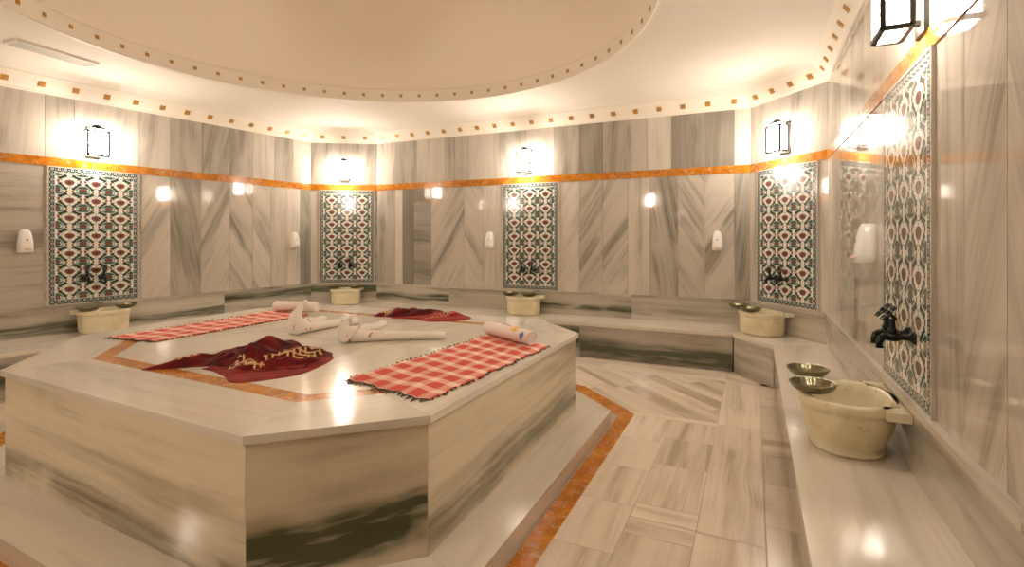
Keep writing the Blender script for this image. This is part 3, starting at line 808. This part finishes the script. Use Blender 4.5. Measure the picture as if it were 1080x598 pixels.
def roll(c0,c1,r,mat,label,prints=()):
    a,b=Vector(c0),Vector(c1); o=empty('rolled_towel',tuple(a),math.atan2(b.y-a.y,b.x-a.x),label,'towel')
    ln=(b-a).length; mb=MB(); n=30
    R=[]
    K=26
    for k in range(K+1):
        x=ln*k/K; e=min(k,K-k)/K; rr=r*(1-.10*math.exp(-e*30))*(1+.02*math.sin(k*1.3))
        ring=[]
        for j in range(n):
            an=2*PI*j/n; bulge=1+.035*math.sin(an*2+k*.2)
            ring.append((x,rr*bulge*math.cos(an),r*.86+rr*.86*bulge*math.sin(an)))
        R.append(ring)
    mb.rings(R,cap0=False,cap1=False)
    # spiral ends
    for x,sg in ((0,1),(ln,-1)):
        sp=[]
        for q in range(4):
            f=1-q*.24
            sp.append([(x+sg*(.012 if q%2 else -.002)*(1 if q else 0),r*.9*f*math.cos(2*PI*j/n),r*.86+r*.86*.9*f*math.sin(2*PI*j/n)) for j in range(n)])
        sp[0]=[tuple(p) for p in R[0 if sg==1 else -1]]
        mb.rings(sp,cap1=True)
    mb.build('roll',mat,o)
    # free edge flap of the roll
    mb=MB(); R=[]
    for k in range(K+1):
        x=ln*(.01+.98*k/K); R.append([(x,r*(1.05)*math.cos(q),r*.88+r*.90*math.sin(q)+.001) for q in [math.radians(200+9*m) for m in range(9)]]+[(x,r*(1.13)*math.cos(q),r*.88+r*.96*math.sin(q)+.001) for q in [math.radians(272-9*m) for m in range(9)]])
    for pr_,(x0,x1,a0,a1,m) in enumerate(prints):
        pb=MB(); rows=[]
        for k in range(13):
            x=x0+(x1-x0)*k/12; s=math.sin(PI*k/12)
            ac=(a0+a1)/2+12*math.sin(k*1.9+pr_); hw=(a1-a0)/2*(.25+.75*s)*(.6+.4*math.cos(k*1.3)**2)
            rows.append([(x,r*1.035*math.cos(math.radians(ac+hw*(q/4-1))),r*.86+r*.86*1.045*math.sin(math.radians(ac+hw*(q/4-1))))for q in range(9)])
        pb.rings(rows,close=False); pb.build('embroidery',m,o)
    return o
roll((-1.79,3.40,T+.013),(-1.325,3.14,T+.013),.053,M['terry_plain'],'rolled white towel with yellow print at the far end of the checked cloth',
     prints=((.30,.40,200,290,M['yellow']),(.33,.43,60,150,M['yellow']),(.45,.50,215,300,M['blue']),(.46,.50,120,200,M['blue'])))
roll((-4.22,3.58,T+.013),(-3.80,3.70,T+.013),.055,M['terry_plain'],'rolled plain pale pink towel behind the folded towel animal')

def towel_animal(o0,base,head,tail,neck_h,label,upper=None):
    r=empty('folded_towel_animal',(base[0],base[1],T),0,label,'towel','white towels folded as animals')
    b=Vector((*base,0)); tl_=Vector((*tail,0))-b; hd=Vector((*head,0))-b
    # body: long tapered roll along the surface
    mb=MB(); path=[];rad=[]
    K=16; dn=Vector((-tl_.y,tl_.x,0)).normalized()
    for k in range(K+1):
        f=k/K; rr=.046*(1-.30*f)+.018*math.exp(-f*9); p=tl_*f+dn*.02*math.sin(f*3.2); path.append((p.x,p.y,rr*.80)); rad.append(rr)
    mb.tube(path,rad,18,sq=.82); mb.floor0(); mb.build('body_roll',M['terry'],r)
    # neck and head: folded piece rising from the base
    mb=MB(); path=[];rad=[]
    for k in range(13):
        f=k/12
        p=hd*(f**1.4)*1.0 + tl_.normalized()*(.05*math.sin(f*PI)*-1); z=.03+neck_h*f*.93
        path.append((p.x,p.y,z)); rad.append(.080*(1-f)**1.1+.014)
    mb.tube(path,rad,16,sq=.75,up=Vector((0,1,0)))
    path=[path[-1],tuple(Vector(path[-1])+Vector((.018,-.012,-.006))),tuple(Vector(path[-1])+Vector((.045,-.02,-.030)))]
    mb.tube(path,[.014,.014,.008],12); mb.floor0(); mb.build('neck',M['terry'],r)
    # folded wing layer on top
    mb=MB(); u=Vector((*(upper or tail),0))-b
    path=[];rad=[]
    for k in range(11):
        f=k/10; p=u*(.02+.98*f); path.append((p.x,p.y,.070-.010*f+.006*math.sin(f*6))); rad.append(.052*(1-.25*f)*(.55+.45*math.sin(min(1,f*3)*PI/2)))
    mb.tube(path,rad,14,sq=.6); mb.build('wing_fold',M['terry'],r)
    return r
towel_animal(0,(-3.10,2.85),(-3.13,2.93),(-3.02,3.38),.22,'white folded towel animal with tall neck behind the large burgundy cloth',upper=(-3.22,3.20))
towel_animal(0,(-2.52,2.77),(-2.56,2.80),(-1.99,3.13),.135,'white folded towel animal lying in the middle, long tail towards the checked cloth',upper=(-2.60,3.20))

def heap(name,outline,label,ridges,gold,seed,hmax=.075,flaps=()):
    cx=sum(p[0] for p in outline)/len(outline); cy=sum(p[1] for p in outline)/len(outline)
    r=empty(name,(cx,cy,T),0,label,'cloth','burgundy cloths on the platform')
    rnd=random.Random(seed)
    mb=MB()
    def lobe(outl,cen,hm,seed,z0=0.0,red=0.0,folds=1.0,golds=()):
        n=len(outl); N_=120; per=[]
        for k in range(N_):
            f=k/N_*n; i=int(f); t=f-i
            p0,p1,p2,p3=[Vector(outl[(i+q)%n]) for q in (-1,0,1,2)]
            p=.5*((2*p1)+(p2-p0)*t+(2*p0-5*p1+4*p2-p3)*t*t+(3*p1-3*p2+p3-p0)*t*t*t)*1.0
            p=p+Vector((rnd.uniform(-.002,.002),rnd.uniform(-.002,.002)))
            per.append(p)
        c=Vector(cen); rows=[]; RN=34
        for q in range(RN+1):
            s=q/RN; row=[]
            for p in per:
                w=c+(p-c)*(1-s*.985)
                e=1-math.exp(-s*7)
                z=hm*.30*e
                for (ax_,ay_,bx_,by_,wd,hh) in ridges:
                    a=Vector((ax_,ay_)); b=Vector((bx_,by_)); ab=b-a; t=max(0,min(1,(w-a).dot(ab)/ab.dot(ab))); dd=(w-(a+ab*t)).length
                    dd+= .02*math.sin(w.x*31+w.y*17)
                    z+=hh*math.exp(-(dd/wd)**2)*e*hm
                z+=e*hm*folds*(.10*math.sin(w.x*38+w.y*21+4*math.sin(w.y*11+seed))+.06*math.sin(w.x*67-w.y*55+seed))
                row.append((w.x-cx,w.y-cy,max(z,.002)+z0))
            rows.append(row)
        b0=[(p.x-cx,p.y-cy,.0005+z0) for p in per]
        allr=[b0]+rows; base=len(mb.v)
        mb.rings(allr,cap0=True,cap1=True,uvs=lambda i,j:(allr[min(i,len(allr)-1)][j%N_][0],allr[min(i,len(allr)-1)][j%N_][1]),tone=(0,red,0))
        for fi in range(len(mb.f)):
            if mb.f[fi][0]>=base:
                x=sum(mb.v[k].x for k in mb.f[fi])/len(mb.f[fi])+cx; y=sum(mb.v[k].y for k in mb.f[fi])/len(mb.f[fi])+cy
                g=0
                for (gx,gy,hx,hy,gw) in gold:
                    a=Vector((gx,gy)); b=Vector((hx,hy)); w=Vector((x,y)); ab=b-a; t=(w-a).dot(ab)/ab.dot(ab); dd=(w-(a+ab*max(0,min(1,t)))).length
                    if dd<gw and 0<=t<=1: g=1
                # bright red worn velvet along the front hem
                mb.tone[fi]=(g,red if len(mb.f[fi])>4 else mb.tone[fi][1],0)
    for L_ in flaps: lobe(*L_)
    o=mb.build('crumpled_cloth',M['velvet'],r)
    return r
c1=[(-3.06,1.72),(-3.02,1.90),(-3.05,2.10),(-2.98,2.30),(-2.86,2.50),(-2.72,2.52),(-2.60,2.47),(-2.40,2.42),(-2.30,2.28),(-2.20,2.02),(-2.22,1.86),(-2.34,1.74),(-2.50,1.80),(-2.68,1.86),(-2.80,1.80),(-2.94,1.72)]
heap('burgundy_cloth',c1,'large crumpled burgundy cloth with gold pattern at the front of the platform',
 [(-2.95,1.85,-2.75,2.25,.07,.6),(-2.72,1.98,-2.72,2.42,.09,.75),(-2.62,2.0,-2.42,2.34,.05,.8),(-2.50,1.92,-2.28,2.20,.045,.55),(-2.60,2.05,-2.55,2.45,.04,.4)],
 [(-2.60,1.93,-2.42,1.98,.05),(-2.50,2.06,-2.38,2.34,.045),(-2.95,1.82,-2.90,2.14,.035)],3,.095,
 flaps=[([(-2.75,1.86),(-2.60,2.0),(-2.45,2.12),(-2.33,2.36),(-2.25,2.30),(-2.17,2.05),(-2.20,1.90),(-2.33,1.74),(-2.5,1.80),(-2.64,1.84)],(-2.42,2.0),.032,5,0.0,.45,.6),
        ([(-3.03,1.70),(-3.04,1.86),(-3.02,2.02),(-2.96,2.15),(-2.80,2.25),(-2.70,2.15),(-2.74,1.95),(-2.84,1.84),(-2.94,1.75)],(-2.86,2.02),.050,2,0.0,0.1,1.0),
        ([(-2.78,1.92),(-2.86,2.10),(-2.90,2.30),(-2.84,2.48),(-2.70,2.52),(-2.66,2.38),(-2.55,2.46),(-2.40,2.46),(-2.27,2.30),(-2.22,2.08),(-2.32,1.94),(-2.46,1.86),(-2.60,1.87),(-2.70,1.88)],(-2.58,2.16),.066,3,0.0,0.0,1.0)])
c2=[(-3.16,3.78),(-3.22,4.0),(-3.15,4.22),(-3.0,4.30),(-2.80,4.30),(-2.6,4.22),(-2.40,4.14),(-2.30,4.02),(-2.38,3.86),(-2.52,3.74),(-2.72,3.80),(-2.90,3.74)]
heap('burgundy_cloth',c2,'smaller crumpled burgundy cloth at the back of the platform',
 [(-3.1,3.85,-3.0,4.1,.07,.6),(-2.95,3.9,-2.6,4.1,.07,.7),(-2.6,3.95,-2.45,4.1,.05,.7)],
 [(-3.10,3.80,-3.06,4.12,.05),(-2.62,3.80,-2.50,4.05,.04)],9,.075,
 flaps=[([(-2.95,3.74),(-2.8,3.9),(-2.6,4.1),(-2.40,4.14),(-2.28,4.0),(-2.36,3.84),(-2.52,3.72),(-2.72,3.78)],(-2.55,3.9),.045,5,0.0,.7,.6),
        ([(-3.16,3.76),(-3.22,4.0),(-3.15,4.22),(-2.95,4.28),(-2.78,4.28),(-2.62,4.20),(-2.62,4.02),(-2.75,3.90),(-2.92,3.82)],(-2.90,4.03),.058,4,0.0,0.0,1.0)])

# ------------------------------------------------------------------ camera and settings
F=545.0; TH=math.atan((795-540)/F)
cam=bpy.data.cameras.new('camera'); co=bpy.data.objects.new('camera',cam); COL.objects.link(co)
co.location=(0,0,1.4); co.rotation_euler=(PI/2,0,TH); cam.sensor_width=36; cam.lens=F/1080*36; cam.shift_y=(251-299)/1080; cam.clip_start=.02
scene.camera=co
w=bpy.data.worlds.new('world'); scene.world=w; w.use_nodes=True; w.node_tree.nodes['Background'].inputs[1].default_value=0.0
scene.view_settings.view_transform='Standard'; scene.view_settings.look='None'; scene.view_settings.gamma=1; scene.view_settings.use_curve_mapping=False
scene.view_settings.exposure=0.70
cy=scene.cycles; cy.max_bounces=12; cy.diffuse_bounces=7; cy.glossy_bounces=4; cy.sample_clamp_indirect=8; cy.use_denoising=True; cy.caustics_reflective=False; cy.caustics_refractive=False
